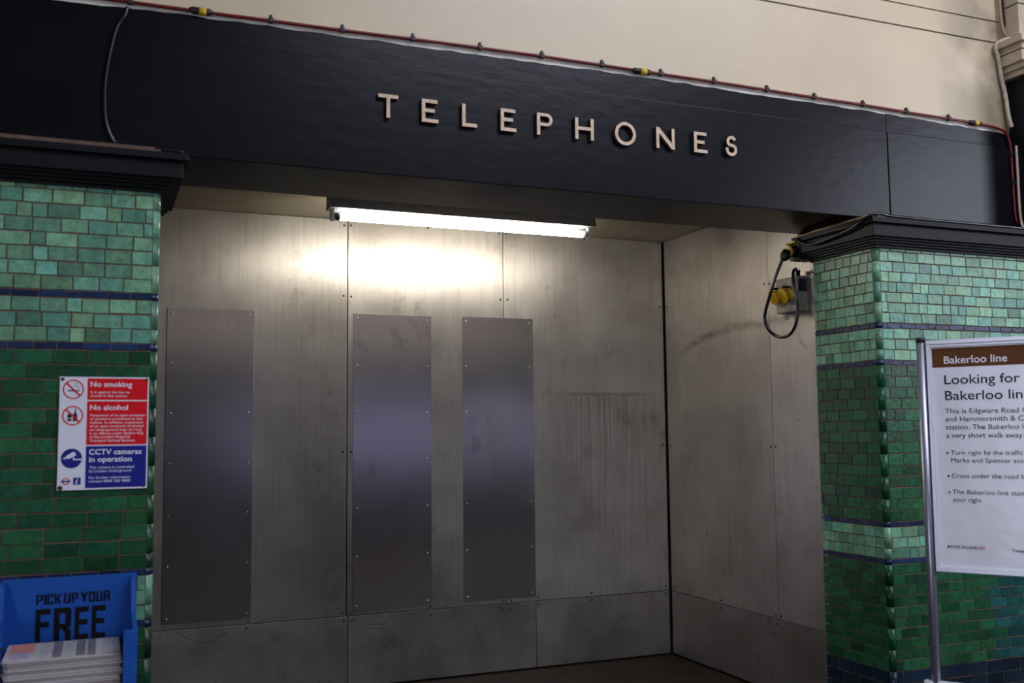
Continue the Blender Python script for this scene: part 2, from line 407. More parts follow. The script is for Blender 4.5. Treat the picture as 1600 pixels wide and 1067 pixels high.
# black fascia beam: two painted boards with a butt joint and a slightly set-back upper band
TOP = [(-2.6, 3.325), (-.17, 3.339), (.25, 3.351), (.69, 3.354), (1.36, 3.357), (2.24, 3.362), (2.73, 3.361), (3.25, 3.354), (3.89, 3.351), (4.5, 3.340), (4.93, 3.329), (5.3, 3.325)]
def top_at(x):
    for (xa, za), (xb, zb) in zip(TOP, TOP[1:]):
        if xa <= x <= xb: return za+(zb-za)*(x-xa)/(xb-xa)
    return TOP[-1][1]
b = MB()
for x0, x1 in ((-2.6, 4.047), (4.051, 5.3)):
    b.box(x0, x1, YF, .62, ZB, 3.247, bev=.004)
    xs = [x0]+[x for x in [x0+.06*k for k in range(1, 200)] if x < x1-.03]+[x1]
    lo = [(x, YF+.006, 3.247) for x in xs]
    hi = [(x, YF+.006, top_at(x)+random.uniform(-.0035, .0035)) for x in xs]
    b.poly(lo+hi[::-1], (0, .5, 0))
struct('trim_1', b, M['fascia'])
b = MB(); b.box(-2.6, 5.3, YF+.03, .5, ZB+.01, 3.31); struct('trim_6', b, M['joint'])

# cream wall above, boarded at the top right, white brushed-in strip under the cable
b = MB()
for z0, z1 in ((3.30, 3.881), (3.890, 4.014), (4.022, ROOF_Z)): b.box(-4.0, 5.3, YF+.014, .5, z0, z1, bev=.002)
struct('wall_upper', b, M['cream'])
b = MB(); b.box(-4.0, 5.3, YF+.03, .45, 3.31, ROOF_Z-.01); struct('trim_7', b, M['joint'])
b = MB()
xs = [-2.5+.07*k for k in range(107)]
b.poly([(x, YF+.008, top_at(x)-.004) for x in xs]+[(x, YF+.008, top_at(x)+.026+random.uniform(-.004, .004)) for x in xs[::-1]], (0, .008, 0))
struct('trim_8', b, M['white_edge'])

# ------------------------------------------------------------------ tiled piers
LIGHT, DARK, BLUE, DADO, TEAL = (.155, .345, .225), (.013, .078, .033), (.010, .026, .075), (.006, .018, .034), (.012, .075, .072)
def tcol(kind, rng_):
    base = {'light': LIGHT, 'dark': DARK, 'blue': BLUE, 'dado': DADO, 'teal': TEAL}[kind]
    f = rng_.uniform(.68, 1.22) if kind in ('light',) else rng_.uniform(.55, 1.4)
    h = rng_.uniform(-.16, .16)
    if kind == 'light' and rng_.random() < .10: f *= .66
    return (base[0]*f*(1+h), base[1]*f, base[2]*f*(1-h*.8), 1)
def rows_for(zt, b1, b2, b3, b4, dado):
    R = []
    def fill(z1, z0, kind, pitch):
        n = max(1, round((z1-z0)/pitch)); p = (z1-z0)/n
        for k in range(n): R.append((z1-(k+1)*p, z1-k*p, kind))
    R.append((zt-.022, zt, 'light'))
    fill(zt-.022, b1[0], 'light', .0575); R.append((b1[1], b1[0], 'blue')); fill(b1[1], b2[0], 'light', .057)
    R.append((b2[1], b2[0], 'blue')); fill(b2[1], b3[0], 'dark', .0575); R.append((b3[1], b3[0], 'blue'))
    fill(b3[1], b4[0], 'light', .057); R.append((b4[1], b4[0], 'blue')); fill(b4[1], dado, 'dark', .0575)
    fill(dado, .0, 'dado', .066)
    return R
def tile_face(bm, lay, o, u, n, u0_, u1_, rows, wl, wd, seed, corner_cut=None, teal=None):
    rg = random.Random(seed); o = Vector(o); u = Vector(u); n = Vector(n); g = .0017
    for z0, z1, kind in rows:
        w0 = {'light': wl, 'dark': wd, 'blue': wl*.9, 'dado': wd*1.1, 'teal': wd}[kind]
        a = u0_ - rg.uniform(0, w0*.6)
        while a < u1_-.004:
            w = w0*(rg.choice((.55, .8, .9, .95, 1, 1, 1.05, 1.15)) if kind == 'light' else rg.uniform(.9, 1.12) if rg.random() > .12 else w0*.0+.55)
            c0, c1 = max(a, u0_), min(a+w, u1_)
            if u1_-c1 < .018: c1 = u1_
            if c1-c0 > .008:
                kd = kind
                if teal and kind in ('dark', 'dado') and c0 > teal[0]+rg.uniform(-.02, .05) and z1 < teal[1]: kd = 'teal' if kind == 'dark' else 'dado'
                col = tcol(kd, rg)
                dz = rg.uniform(-.0016, .0016); sk = rg.uniform(-.0008, .0008)
                q = [(c0+g, z0+g+dz), (c1-g, z0+g+dz+sk), (c1-g, z1-g+dz+sk), (c0+g, z1-g+dz)]
                t1, t2, h = rg.uniform(-.012, .012), rg.uniform(-.012, .012), .0035+rg.uniform(-.0006, .0006)
                cu_, cz_ = (c0+c1)/2, (z0+z1)/2; c = .0022
                inner = [(c0+g+c, z0+g+c+dz), (c1-g-c, z0+g+c+dz+sk), (c1-g-c, z1-g-c+dz+sk), (c0+g+c, z1-g-c+dz)]
                A = [bm.verts.new(o+u*x+Vector((0, 0, z))-n*.001) for x, z in q]
                B = [bm.verts.new(o+u*x+Vector((0, 0, z))+n*(h+t1*(x-cu_)+t2*(z-cz_))) for x, z in inner]
                fs = [bm.faces.new(B)]+[bm.faces.new((A[i], A[(i+1) % 4], B[(i+1) % 4], B[i])) for i in range(4)]
                for f in fs:
                    for l in f.loops: l[lay] = col
            a += w
def corner_col(bm, lay, cx, cy, r, a0, a1, rows, seed):
    rg = random.Random(seed)
    k = 0
    while k < len(rows):
        z0, z1, kind = rows[k]
        if kind in ('light', 'dark', 'dado') and k+1 < len(rows) and rows[k+1][2] == kind and rows[k+1][0] < z0: z0 = rows[k+1][0]; k += 1
        col = tcol(kind, rg); col = tuple(c*.8 for c in col[:3])+(1,)
        L = []
        for z in (z0+.0007, z1-.0007):
            L.append([bm.verts.new((cx+r*math.cos(a0+(a1-a0)*i/6), cy+r*math.sin(a0+(a1-a0)*i/6), z)) for i in range(7)])
        for i in range(6):
            f = bm.faces.new((L[0][i], L[0][i+1], L[1][i+1], L[1][i])); f.smooth = True
            for l in f.loops: l[lay] = col
        for ring_ in L:
            f = bm.faces.new(ring_)
            for l in f.loops: l[lay] = col
        k += 1
def pier(name, core, faces, corner, rows):
    b = MB()
    for c in core: b.box(*c)
    o = struct(name, b, M['grout'])
    bm = bmesh.new(); lay = bm.loops.layers.float_color.new('tile_color')
    for f in faces: tile_face(bm, lay, *f[:-1], **f[-1])
    corner_col(bm, lay, *corner, rows, 5)
    bmesh.ops.recalc_face_normals(bm, faces=bm.faces)
    me = bpy.data.meshes.new('tiling'); bm.to_mesh(me); bm.free(); me.materials.append(M['tile'])
    t = bpy.data.objects.new('tiling', me); COL.objects.link(t); t.parent = o
    return o
CR = .026
rl = rows_for(2.565, (2.153, 2.125), (1.954, 1.925), (1.086, 1.060), (.890, .863), .33)
pier('wall_pier_left', [(-2.6, XL-CR, .002, .6, 0, ZB), (-2.6, XL-.002, CR, .6, 0, ZB)],
     [((0, 0.002, 0), (1, 0, 0), (0, -1, 0), -2.6, XL-CR, rl, .098, .128, 3, {}),
      ((XL-.002, 0, 0), (0, 1, 0), (1, 0, 0), CR, .52, rl, .09, .12, 4, {})],
     (XL-CR, CR, CR, -math.pi/2, 0), rl)
rr = rows_for(2.565, (2.155, 2.126), (1.955, 1.928), (1.103, 1.075), (.909, .882), .335)
pier('wall_pier_right', [(XR+CR, 5.6, .002, .5, 0, ZB), (XR+.002, 5.6, CR, .5, 0, ZB)],
     [((0, 0.002, 0), (1, 0, 0), (0, -1, 0), XR+CR, 5.6, rr, .105, .112, 7, {'teal': (4.50, .86)}),
      ((XR+.002, 0, 0), (0, 1, 0), (-1, 0, 0), CR, .515, rr, .078, .115, 8, {})],
     (XR+CR, CR, CR, -math.pi/2, -math.pi), rr)

# black stepped cornices wrapping the head of each pier
CORN = [(2.558, 2.572, .016), (2.572, 2.584, .030), (2.584, 2.596, .044), (2.596, 2.608, .058), (2.608, 2.668, .078), (2.668, 2.676, .070), (2.676, 2.704, .098)]
b = MB()
for z0, z1, d in CORN: b.box(-2.6, XL+d, -d, .56, z0, z1, bev=.003)
struct('trim_2', b, M['cornice'])
b = MB()
for z0, z1, d in CORN: b.box(XR-d, 5.6, -d, .52, z0, z1, bev=.003)
struct('trim_3', b, M['cornice'])

# painted column at the upper right: black shaft, moulded cream capital, cream pier over it
b = MB(); b.box(5.0, 5.6, -.10, .4, 2.704, 3.66, bev=.006); struct('trim_4', b, M['cornice'])
b = MB()
for x, y, z0, z1 in ((4.972, -.05, 3.655, 3.69), (4.955, -.07, 3.69, 3.725), (4.935, -.06, 3.725, 3.79), (4.93, -.065, 3.794, 3.83), (4.905, -.09, 3.83, 3.87), (4.972, -.02, 3.90, 4.085), (4.972, -.02, 4.092, ROOF_Z)):
    b.box(x, 5.6, y, .4, z0, z1, bev=.006)
struct('trim_9', b, M['cream_dirty'])
b = MB(); b.box(4.985, 5.58, 0, .39, 3.64, 4.12); struct('trim_10', b, M['joint'])

# the rest of the booking hall (behind the camera): unseen roof and side walls with openings sized for the light, opposite wall with windows
x0, x1, y0, y1 = SKYLIGHT
b = MB()
b.box(HALL_X0, x0, OPP_Y, .5, ROOF_Z, ROOF_Z+.15); b.box(x1, HALL_X1, OPP_Y, .5, ROOF_Z, ROOF_Z+.15)
b.box(x0, x1, OPP_Y, y0, ROOF_Z, ROOF_Z+.15); b.box(x0, x1, y1, .5, ROOF_Z, ROOF_Z+.15)
struct('ceiling_hall', b, M['hall_roof'])
b = MB(); b.box(HALL_X0-.2, HALL_X0, OPP_Y, FILL_OPENING[0], 0, ROOF_Z); b.box(HALL_X0-.2, HALL_X0, FILL_OPENING[1], .5, 0, ROOF_Z); b.box(HALL_X0-.2, HALL_X0, FILL_OPENING[0], FILL_OPENING[1], FILL_OPENING[3], ROOF_Z)
struct('wall_hall_left', b, M['hall_dark'])
b = MB()
b.box(HALL_X1, HALL_X1+.2, OPP_Y, STREET[0], 0, ROOF_Z); b.box(HALL_X1, HALL_X1+.2, STREET[1], .5, 0, ROOF_Z)
b.box(HALL_X1, HALL_X1+.2, STREET[0], STREET[1], STREET[3], ROOF_Z); b.box(HALL_X1, HALL_X1+.2, STREET[0], STREET[1], 0, STREET[2])
struct('wall_hall_right', b, M['hall_cream'])
b = MB(); b.box(5.6, HALL_X1, 0, .3, 0, ROOF_Z); b.box(HALL_X0, -2.6, 0, .3, 0, ROOF_Z); struct('wall_front', b, M['hall_cream'])
b = MB(); edges = [HALL_X0]+[q for w in WINDOWS for q in w]+[HALL_X1]
for i in range(0, len(edges), 2): b.box(edges[i], edges[i+1], OPP_Y-.2, OPP_Y, WIN_Z[0], WIN_Z[1])
b.box(HALL_X0, HALL_X1, OPP_Y-.2, OPP_Y, 0, WIN_Z[0]); b.box(HALL_X0, HALL_X1, OPP_Y-.2, OPP_Y, WIN_Z[1], 3.1)
struct('wall_opposite', b, M['hall_dark'])
b = MB(); b.box(HALL_X0, HALL_X1, OPP_Y-.2, OPP_Y, 4.2, ROOF_Z); struct('wall_opposite_top', b, M['hall_dark'])  # unseen wall, tones banded for reflections; dark top dims the left fascia's sheen
b = MB(); b.box(HALL_X0, HALL_X1, OPP_Y-.2, OPP_Y, 3.1, 4.2)
struct('wall_opposite_upper', b, M['hall_pale'])
for i, w in enumerate(WINDOWS):
    b = MB()
    for x in (w[0], (2*w[0]+w[1])/3, (w[0]+2*w[1])/3, w[1]): b.box(x-.03, x+.03, OPP_Y-.12, OPP_Y-.06, *WIN_Z)
    for z in WIN_Z: b.box(w[0], w[1], OPP_Y-.12, OPP_Y-.06, z-.03, z+.03)
    wo = struct('window_%d' % (i+1), b, M['steel_frame'])
    b = MB(); b.box(w[0], w[1], OPP_Y-.095, OPP_Y-.087, *WIN_Z); b.build('pane', M['pane'], wo)

# ------------------------------------------------------------------ metal cladding
def screw_part(parent, p, n, r, mat):
    b = MB(); b.ring([(r, -.001), (r, .0012), (r*.75, .0030), (r*.2, .0036)], p, n, seg=10)
    return b.build('screw', mat, parent)
def sheet(axis, a0, a1, z0, z1, mat, label, screws=(), name='cladding_sheet', thick=.006, face=None, cat='metal sheet', group='metal cladding sheets', sr=.0075, smat='dark_screw', bev=.0012):
    """axis 'x': lies on the back wall between x=a0..a1; axis 'y': on the right recess wall between y=a0..a1"""
    if axis == 'x':
        f = YB if face is None else face
        o = thing(name, (a0, f, z0), label, cat, group)
        b = MB(); b.box(0, a1-a0, 0, thick, 0, z1-z0, bev=bev); b.build('panel', mat, o)
        for x, z in screws: screw_part(o, (x-a0, 0, z-z0), (0, -1, 0), sr, M[smat])
    else:
        f = XR if face is None else face
        o = thing(name, (f, a0, z0), label, cat, group)
        b = MB(); b.box(0, thick, 0, a1-a0, 0, z1-z0, bev=bev); b.build('panel', mat, o)
        for y, z in screws: screw_part(o, (0, y-a0, z-z0), (-1, 0, 0), sr, M[smat])
    return o
ZK = .449
sheet('x', .245, 1.478, ZK+.002, ZC-.004, M['sheet'], 'tall left metal sheet of the recess back wall behind the leftmost plate',
      [(1.456, 2.939), (1.454, 2.478), (1.454, 1.477), (1.455, .474), (.879, .467)])
sheet('x', 1.484, 2.563, ZK+.002, ZC-.004, M['sheet'], 'tall middle metal sheet of the back wall, brightest under the tube light',
      [(1.500, 2.942), (1.504, 2.476), (1.508, 1.476), (2.025, 2.961), (2.538, 2.960), (2.543, 2.497), (1.506, .466), (2.035, .466), (2.544, .466)])
sheet('x', 2.568, 3.826, ZK+.002, ZC-.004, M['sheet_drip'], 'tall right metal sheet of the back wall with streaky run marks in the corner',
      [(2.590, 2.959), (2.595, 2.5), (3.193, 2.962), (3.800, 2.966), (3.800, 2.492), (3.800, 1.487), (2.600, .466), (2.799, .476), (3.206, .473), (3.800, .480)])
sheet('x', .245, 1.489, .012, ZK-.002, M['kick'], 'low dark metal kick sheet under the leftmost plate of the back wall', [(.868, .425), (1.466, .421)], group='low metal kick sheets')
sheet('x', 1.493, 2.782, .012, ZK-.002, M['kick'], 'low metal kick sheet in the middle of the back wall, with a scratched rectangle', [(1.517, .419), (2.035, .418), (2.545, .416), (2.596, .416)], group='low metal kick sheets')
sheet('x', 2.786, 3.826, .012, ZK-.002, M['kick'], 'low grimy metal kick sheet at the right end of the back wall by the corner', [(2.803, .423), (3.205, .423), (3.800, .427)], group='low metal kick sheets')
sheet('y', .940, 2.166, ZK+.002, ZC-.004, M['sheet_scuff'], 'wide scuffed metal sheet on the right recess wall beside the dark corner gap',
      [(2.140, 2.49), (2.135, 1.482), (.977, 2.496), (.962, 1.486), (1.554, .472), (.966, .468), (2.135, .476)])
# narrow sheet by the pier has a hand-cut, uneven edge
o = thing('cladding_sheet', (XR, .5, ZK+.002), 'narrow pale metal sheet with ragged edge behind the power sockets beside the tiled pier', 'metal sheet', 'metal cladding sheets')
b = MB(); rgx = random.Random(2)
edge = [(.004+rgx.uniform(-.005, .005)-.028*(z < .6), z) for z in [0, .2, .45, .7, .95, 1.2, 1.4, 1.5, 1.52, 1.6, 1.75, 1.9, 2.05, 2.2]]
pts = [(0, y, z) for y, z in edge]+[(0, .06, 2.24), (0, .436, 2.525), (0, .436, 0)]
b.poly(pts, (.006, 0, 0)); b.build('panel', M['sheet_scuff'], o)
for y, z in ((.925, 2.493), (.915, 1.486), (.920, .470)): screw_part(o, (0, y-.5, z-ZK-.002), (-1, 0, 0), .0075, M['dark_screw'])
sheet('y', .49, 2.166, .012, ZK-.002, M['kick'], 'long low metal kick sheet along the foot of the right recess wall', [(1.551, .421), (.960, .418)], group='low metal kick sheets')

def cover_plate(x0, x1, z0, z1, label):
    sc = []
    for k in range(7):
        z = z0+.03+(z1-z0-.06)*k/6
        sc += [(x0+.028, z), (x1-.028, z)]
    return sheet('x', x0, x1, z0, z1, M['plate'], label, sc, name='cover_plate', thick=.0035, face=YB-.0036, cat='metal plate', group='tall smooth cover plates on the back wall', sr=.0065, smat='screw', bev=.0008)
cover_plate(.378, .892, .484, 2.361, 'leftmost tall dark steel cover plate, next to the left tiled pier')
cover_plate(1.518, 2.043, .478, 2.365, 'middle of the three tall steel cover plates, directly below the lit tube')
cover_plate(2.262, 2.782, .479, 2.371, 'rightmost of the three tall steel cover plates on the back wall')

# marks where a shelf bracket was traced on the kick sheets: thin scratched outlines (dirt)
KICK = [o for o in bpy.data.objects if o.get('group') == 'low metal kick sheets']
def scratch(parent, x0_, pts, r=.0014):
    b = MB(); b.tube([(x-x0_, -.0004, z-.012) for x, z in pts], r, seg=6, smooth=False)
    b.build('scratched_outline', M['joint'], parent)
k0 = [o for o in KICK if 'leftmost' in o['label']][0]; k1 = [o for o in KICK if 'scratched' in o['label']][0]
scratch(k0, .245, [(.455, .446), (.517, .400), (.572, .374), (.569, .366), (.693, .360), (.693, .386), (.759, .411), (.800, .446)])
scratch(k1, 1.493, [(1.619, .386), (1.749, .384), (1.749, .356), (1.620, .358), (1.619, .386)])
scratch(k1, 1.493, [(1.514, .445), (1.558, .407)]); scratch(k1, 1.493, [(1.799, .416), (1.838, .445)])

# ------------------------------------------------------------------ fluorescent light on the recess ceiling
LT = thing('fluorescent_light', (2.02, 1.40, ZC), 'lit fluorescent tube light on a grey batten under the recess ceiling', 'light')
b = MB(); b.poly([(-.835, -.040, -.004), (-.835, .040, -.004), (-.835, .050, -.070), (-.835, .064, -.118), (-.835, -.064, -.118), (-.835, -.050, -.070)], (1.67, 0, 0)); b.build('batten', M['batten'], LT)
for s in (-1, 1):
    b = MB(); b.box(s*.812-.012, s*.812+.012, -.018, .018, -.182, -.116, bev=.004); h = b.build('lampholder', M['holder'], LT)
    b = MB(); b.ring([(.0215, 0), (.0215, .03)], (s*.80 if s < 0 else .77, 0, -.157), (1, 0, 0), seg=16); b.build('tube_cap', M['dark_screw'] if s < 0 else M['holder'], LT)
b = MB(); b.ring([(.019, -.772), (.021, -.765), (.021, .765), (.019, .772)], (0, 0, -.157), (1, 0, 0), seg=20); b.build('tube', M['tube'], LT)

# ------------------------------------------------------------------ raised letters on the fascia
LZ, LH, LD, LW = 2.998, .107, .022, .0165
def letter_shape(ch):
    b = MB(); y0, y1 = 0, -LD; W = LW; H = LH
    def rect(x0, x1, z0, z1): b.poly([(x0, y0, z0), (x1, y0, z0), (x1, y0, z1), (x0, y0, z1)], (0, y1-y0, 0), 0)
    if ch == 'T': w = .092; b.poly([(x, y0, z) for x, z in ((w/2-W/2, 0), (w/2+W/2, 0), (w/2+W/2, H-W), (w, H-W), (w, H), (0, H), (0, H-W), (w/2-W/2, H-W))], (0, y1, 0))
    elif ch == 'E': w = .079; b.poly([(x, y0, z) for x, z in ((0, 0), (w, 0), (w, W), (W, W), (W, .047), (.063, .047), (.063, .047+W), (W, .047+W), (W, H-W), (w-.004, H-W), (w-.004, H), (0, H))], (0, y1, 0))
    elif ch == 'L': w = .073; b.poly([(x, y0, z) for x, z in ((0, 0), (w, 0), (w, W), (W, W), (W, H), (0, H))], (0, y1, 0))
    elif ch == 'H':
        w = .100; b.poly([(x, y0, z) for x, z in ((0, 0), (W, 0), (W, .047), (w-W, .047), (w-W, 0), (w, 0), (w, H), (w-W, H), (w-W, .047+W), (W, .047+W), (W, H), (0, H))], (0, y1, 0))
    elif ch == 'N':
        w = .106; b.poly([(x, y0, z) for x, z in ((0, 0), (W, 0), (W, H-.030), (w-W-.001, 0), (w, 0), (w, H), (w-W, H), (w-W, .030), (W+.001, H), (0, H))], (0, y1, 0))
    elif ch == 'O': w = .117; disc(b, w/2, H/2, w/2, y1, y0, rin=w/2-W, seg=48)
    elif ch == 'P':
        w = .082; R = .031; zc = H-R
        out = [(w-R+R*math.cos(a), zc+R*math.sin(a)) for a in [math.pi/2-math.pi*k/16 for k in range(17)]]
        r2 = R-W+.001; inn = [(w-R+r2*math.cos(a), zc+r2*math.sin(a)) for a in [-math.pi/2+math.pi*k/16 for k in range(17)]]
        rect(0, W, 0, H)
        b.poly([(x, y0, z) for x, z in [(W, H)]+out+[(W, zc-R), (W, zc-r2)]+inn+[(W, zc+r2)]], (0, y1, 0))
    elif ch == 'S':
        w = .080
        R = .0225; c1 = (.041, H-R-W/2); R2 = .0265; c2 = (.039, R2+W/2)
        path = [(c1[0]+R*math.cos(a), c1[1]+R*math.sin(a)) for a in [math.radians(25+k*(225-25)/12) for k in range(13)]]
        p2 = [(c2[0]+R2*math.cos(a), c2[1]+R2*math.sin(a)) for a in [math.radians(45-k*(245)/14) for k in range(15)]]
        path += p2
        ctr = [Vector(p) for p in path]
        Lp, Rp = [], []
        for i, p in enumerate(ctr):
            d = (ctr[min(i+1, len(ctr)-1)]-ctr[max(i-1, 0)]).normalized(); n = Vector((-d.y, d.x))*W/2
            Lp.append(p+n); Rp.append(p-n)
        V = [[b.bm.verts.new((p.x, y, p.y)) for p in Q] for Q in (Lp, Rp) for y in (y0, y1)]
        for i in range(len(ctr)-1):
            for a_, c_ in ((V[0], V[1]), (V[3], V[2]), (V[2], V[0]), (V[1], V[3])): b.bm.faces.new((a_[i], a_[i+1], c_[i+1], c_[i]))
        for i in (0, len(ctr)-1): b.bm.faces.new((V[0][i], V[1][i], V[3][i], V[2][i]))
    return b
WORD = [('T', 1.126), ('E', 1.328), ('L', 1.522), ('E', 1.713), ('P', 1.898), ('H', 2.100), ('O', 2.316), ('N', 2.549), ('E', 2.769), ('S', 2.955)]
LAB = ['raised bronze letter T, first on the black beam', 'raised bronze letter E between the T and the L', 'raised bronze letter L on the black beam', 'raised bronze letter E between the L and the P',
       'raised bronze letter P on the black beam', 'raised bronze letter H on the black beam', 'raised round bronze letter O on the black beam', 'raised bronze letter N on the black beam',
       'raised bronze letter E between the N and the S', 'raised curved bronze letter S, last on the black beam']
for (ch, x), lab in zip(WORD, LAB):
    b = letter_shape(ch)
    for v in b.bm.verts: v.co += Vector((x, YF, LZ))
    bmesh.ops.recalc_face_normals(b.bm, faces=b.bm.faces); b.bm.normal_update()
    for f in b.bm.faces:
        f.material_index = 0 if f.normal.y < -.9 else 1
    tag(b.build('sign_letter', [M['letter'], M['letter_side']], None, (x, YF, LZ)), lab, 'letter', 'raised letters on the black beam')

# ------------------------------------------------------------------ cables along the fascia
def clip(parent, x, z, y, base):
    b = MB(); b.box(x-.010, x+.010, y-.012, y+.012, z-.010, z+.012, bev=.003); b.box(x-.006, x+.006, y-.006, y+.012, z+.012, z+.026, bev=.002)
    for v in b.bm.verts: v.co -= Vector(base)
    return b.build('clip', M['black'], parent)
base = (0, YF, 3.38)
RC = thing('red_cable', base, 'long red cable clipped along the top of the black beam and down beside the column', 'cable')
CX = [(-2.2, 3.36), (.084, 3.368), (.653, 3.374), (.965, 3.377), (1.29, 3.383), (1.617, 3.387), (1.935, 3.390), (2.259, 3.389), (2.593, 3.387), (2.909, 3.386), (3.24, 3.383), (3.549, 3.379), (3.881, 3.377), (4.191, 3.371), (4.505, 3.367), (4.76, 3.362), (4.876, 3.352), (4.941, 3.328), (4.972, 3.262), (4.977, 3.127), (4.979, 2.935), (4.986, 2.82), (5.010, 2.780), (5.04, 2.752)]
b = MB(); b.tube([(x, -.006 if x < 4.9 else -.012, z-base[2]) for x, z in CX], .008, seg=8, sub=5)
for v in b.bm.verts: pass
b.build('sheath', M['red'], RC)
for x, z in CX[1:15]: clip(RC, x, z, YF-.006, base)
for z in (3.20, 3.03): clip(RC, 4.976, z, YF-.012, base)
def junction(x0, x1, z):
    b = MB(); b.ring([(.008, 0), (.015, .012), (.015, x1-x0-.012), (.008, x1-x0)], (x0, -.008, z-base[2]), (1, 0, 0), seg=12); j = b.build('joint_sleeve', M['black'], RC)
    b = MB(); b.ring([(.0165, .0), (.0165, (x1-x0)*.32)], (x0+(x1-x0)*.42, -.008, z-base[2]), (1, 0, 0), seg=12); b.build('yellow_band', M['yellow_tag'], j)
junction(.315, .41, 3.371); junction(2.427, 2.535, 3.385); junction(4.655, 4.755, 3.363)
o = MB(); o.tube([(.075, YF-.004, 3.345), (.066, YF-.007, 3.31), (.031, YF-.007, 3.236), (.0, YF-.007, 3.044), (.001, YF-.007, 2.885), (.026, YF-.007, 2.80), (.066, YF-.009, 2.765), (.189, YF-.013, 2.762), (.306, YF-.016, 2.757)], .0075, seg=8)
tag(o.build('black_cable', M['black_shiny'], None, (.0, YF, 2.76)), 'thin black painted cable curving down the left end of the black beam', 'cable')
o = MB(); o.tube([(5.10, .02, 3.89), (4.97, .05, 3.893), (4.915, .085, 3.872), (4.895, .088, 3.836), (4.915, .09, 3.782), (4.934, .092, 3.667), (4.958, .09, 3.553), (4.967, .085, 3.436), (4.977, .074, 3.36)], .0125, seg=10)
c = o.build('painted_conduit', M['conduit'], None, (4.97, .09, 3.3)); tag(c, 'cream painted cable running down beside the column capital', 'cable')
o = MB(); o.tube([(4.996, .068, 3.25), (4.992, .064, 3.1), (4.991, .064, 2.9), (4.998, .064, 2.80), (4.998, .05, 2.75)], .008, seg=8)
tag(o.build('grey_cable', M['conduit'], None, (4.99, .09, 2.76)), 'thin dull cable dropping beside the red cable on the black column', 'cable')
for dx, lab in ((0, 'leftmost dark cable in the corner above the capital'), (.03, 'right dark cable in the corner above the capital')):
    o = MB(); o.tube([(4.945+dx, .085, 4.6), (4.945+dx, .085, 4.15), (4.948+dx, .08, 4.0), (4.955+dx*1.4, .07, 3.93), (4.99+dx, .05, 3.885)], .010, seg=8)
    tag(o.build('corner_cable', M['joint'] if dx else M['beige'], None, (4.95+dx, .1, 3.89)), lab, 'cable')
o = MB(); o.tube([(XR-.06, .56, 2.72), (XR-.07, .524, 2.716), (XR-.075, .473, 2.708), (XR-.08, .40, 2.7135), (XR-.08, .296, 2.7135), (XR-.08, .163, 2.7135), (XR-.08, .012, 2.713), (XR-.075, -.04, 2.7135)], .0085, seg=8)
tag(o.build('beige_cable', M['beige'], None, (XR-.08, .2, 2.704)), 'beige cable lying along the recess side of the right cornice top', 'cable')
o = MB(); o.tube([(XR-.088, .575, 2.70), (XR-.105, .513, 2.69), (XR-.106, .458, 2.655), (XR-.104, .375, 2.638), (XR-.104, .239, 2.644), (XR-.106, .059, 2.665), (XR-.106, -.02, 2.69), (XR-.09, -.085, 2.713), (XR-.04, -.09, 2.722), (XR+.03, -.085, 2.716), (XR+.2, -.085, 2.714), (XR+.5, -.085, 2.7135), (XR+1.1, -.085, 2.7135), (5.5, -.085, 2.7135)], .0085, seg=8)
tag(o.build('black_cable', M['black_shiny'], None, (XR-.1, .2, 2.70)), 'shiny black cable along the front of the right cornice top', 'cable')

# ------------------------------------------------------------------ power sockets on the right recess wall
SX = XR-.079
SO = thing('socket_box', (XR, .66, 2.28), 'grey metal power box with two yellow capped sockets on the right recess wall', 'power socket')
b = MB(); b.box(-.079, -.002, -.10, .10, 0, .207, bev=.006); b.build('box', M['grey_box'], SO)
b = MB(); b.box(-.068, -.012, -.1025, -.099, .115, .19); b.build('rating_plate', M['black'], SO)
for y, z in ((-.115, .215), (-.115, -.012), (.11, -.012)):
    b = MB(); b.box(-.006, -.0005, y-.018, y+.018, z-.016, z+.016, bev=.003); lg = b.build('fixing_lug', M['grey_box'], SO)
    b = MB(); b.ring([(.006, 0), (.006, .003)], (-.006, y, z), (-1, 0, 0), seg=10); b.build('screw', M['black'], lg)
for y in (-.035, .055):
    b = MB(); ax = Vector((-1, 0, -.22)).normalized()
    b.ring([(.036, 0), (.036, .012), (.031, .014), (.031, .036), (.034, .038), (.034, .046)], (-.079, y, .108), ax, seg=20)
    s = b.build('socket', M['yellow'], SO)
    b = MB(); lidax = Vector((-1, .12, -.5)).normalized()
    c0 = Vector((-.126, y, .095))
    b.ring([(.046, 0), (.049, .004), (.049, .009), (.044, .013), (.002, .015)], c0, lidax, seg=24)
    ld = b.build('lid', M['yellow'], s)
    e1 = lidax.cross(Vector((0, 0, 1))).normalized(); e2 = e1.cross(lidax).normalized()
    def lp(a, c_): return c0+lidax*.0145+e1*a+e2*c_
    b = MB()
    for a0_, c0_, a1_, c1_ in ((-.014, .016, -.014, -.012), (-.014, .016, .014, .016), (-.014, -.012, .014, -.012), (.004, .016, .004, -.004), (-.014, .002, .010, .002)):
        b.tube([lp(a0_, c0_), lp(a1_, c1_)], .0018, seg=6, smooth=False)
    b.build('embossing', M['emboss'], ld)
    b = MB(); b.box(-.133, -.075, y-.008, y+.008, .138, .152, bev=.003); b.build('hinge', M['black'], s)
b = MB(); b.ring([(.016, 0), (.016, .012), (.012, .014), (.012, .038), (.009, .04)], (-.04, -.115, .165), (0, -.25, 1), seg=14)
for v in b.bm.verts: v.co += Vector((0, .055, .04))
b.build('cable_gland', M['black'], SO)
US = thing('socket_outlet', (XR, .575, 2.57), 'small black socket outlet with yellow flap at the end of the right cornice', 'power socket')
b = MB(); b.box(-.078, -.002, -.048, .048, .008, .112, bev=.008)
for z in (.028, .05, .072, .094): b.box(-.080, -.010, -.051, -.046, z-.004, z+.004)
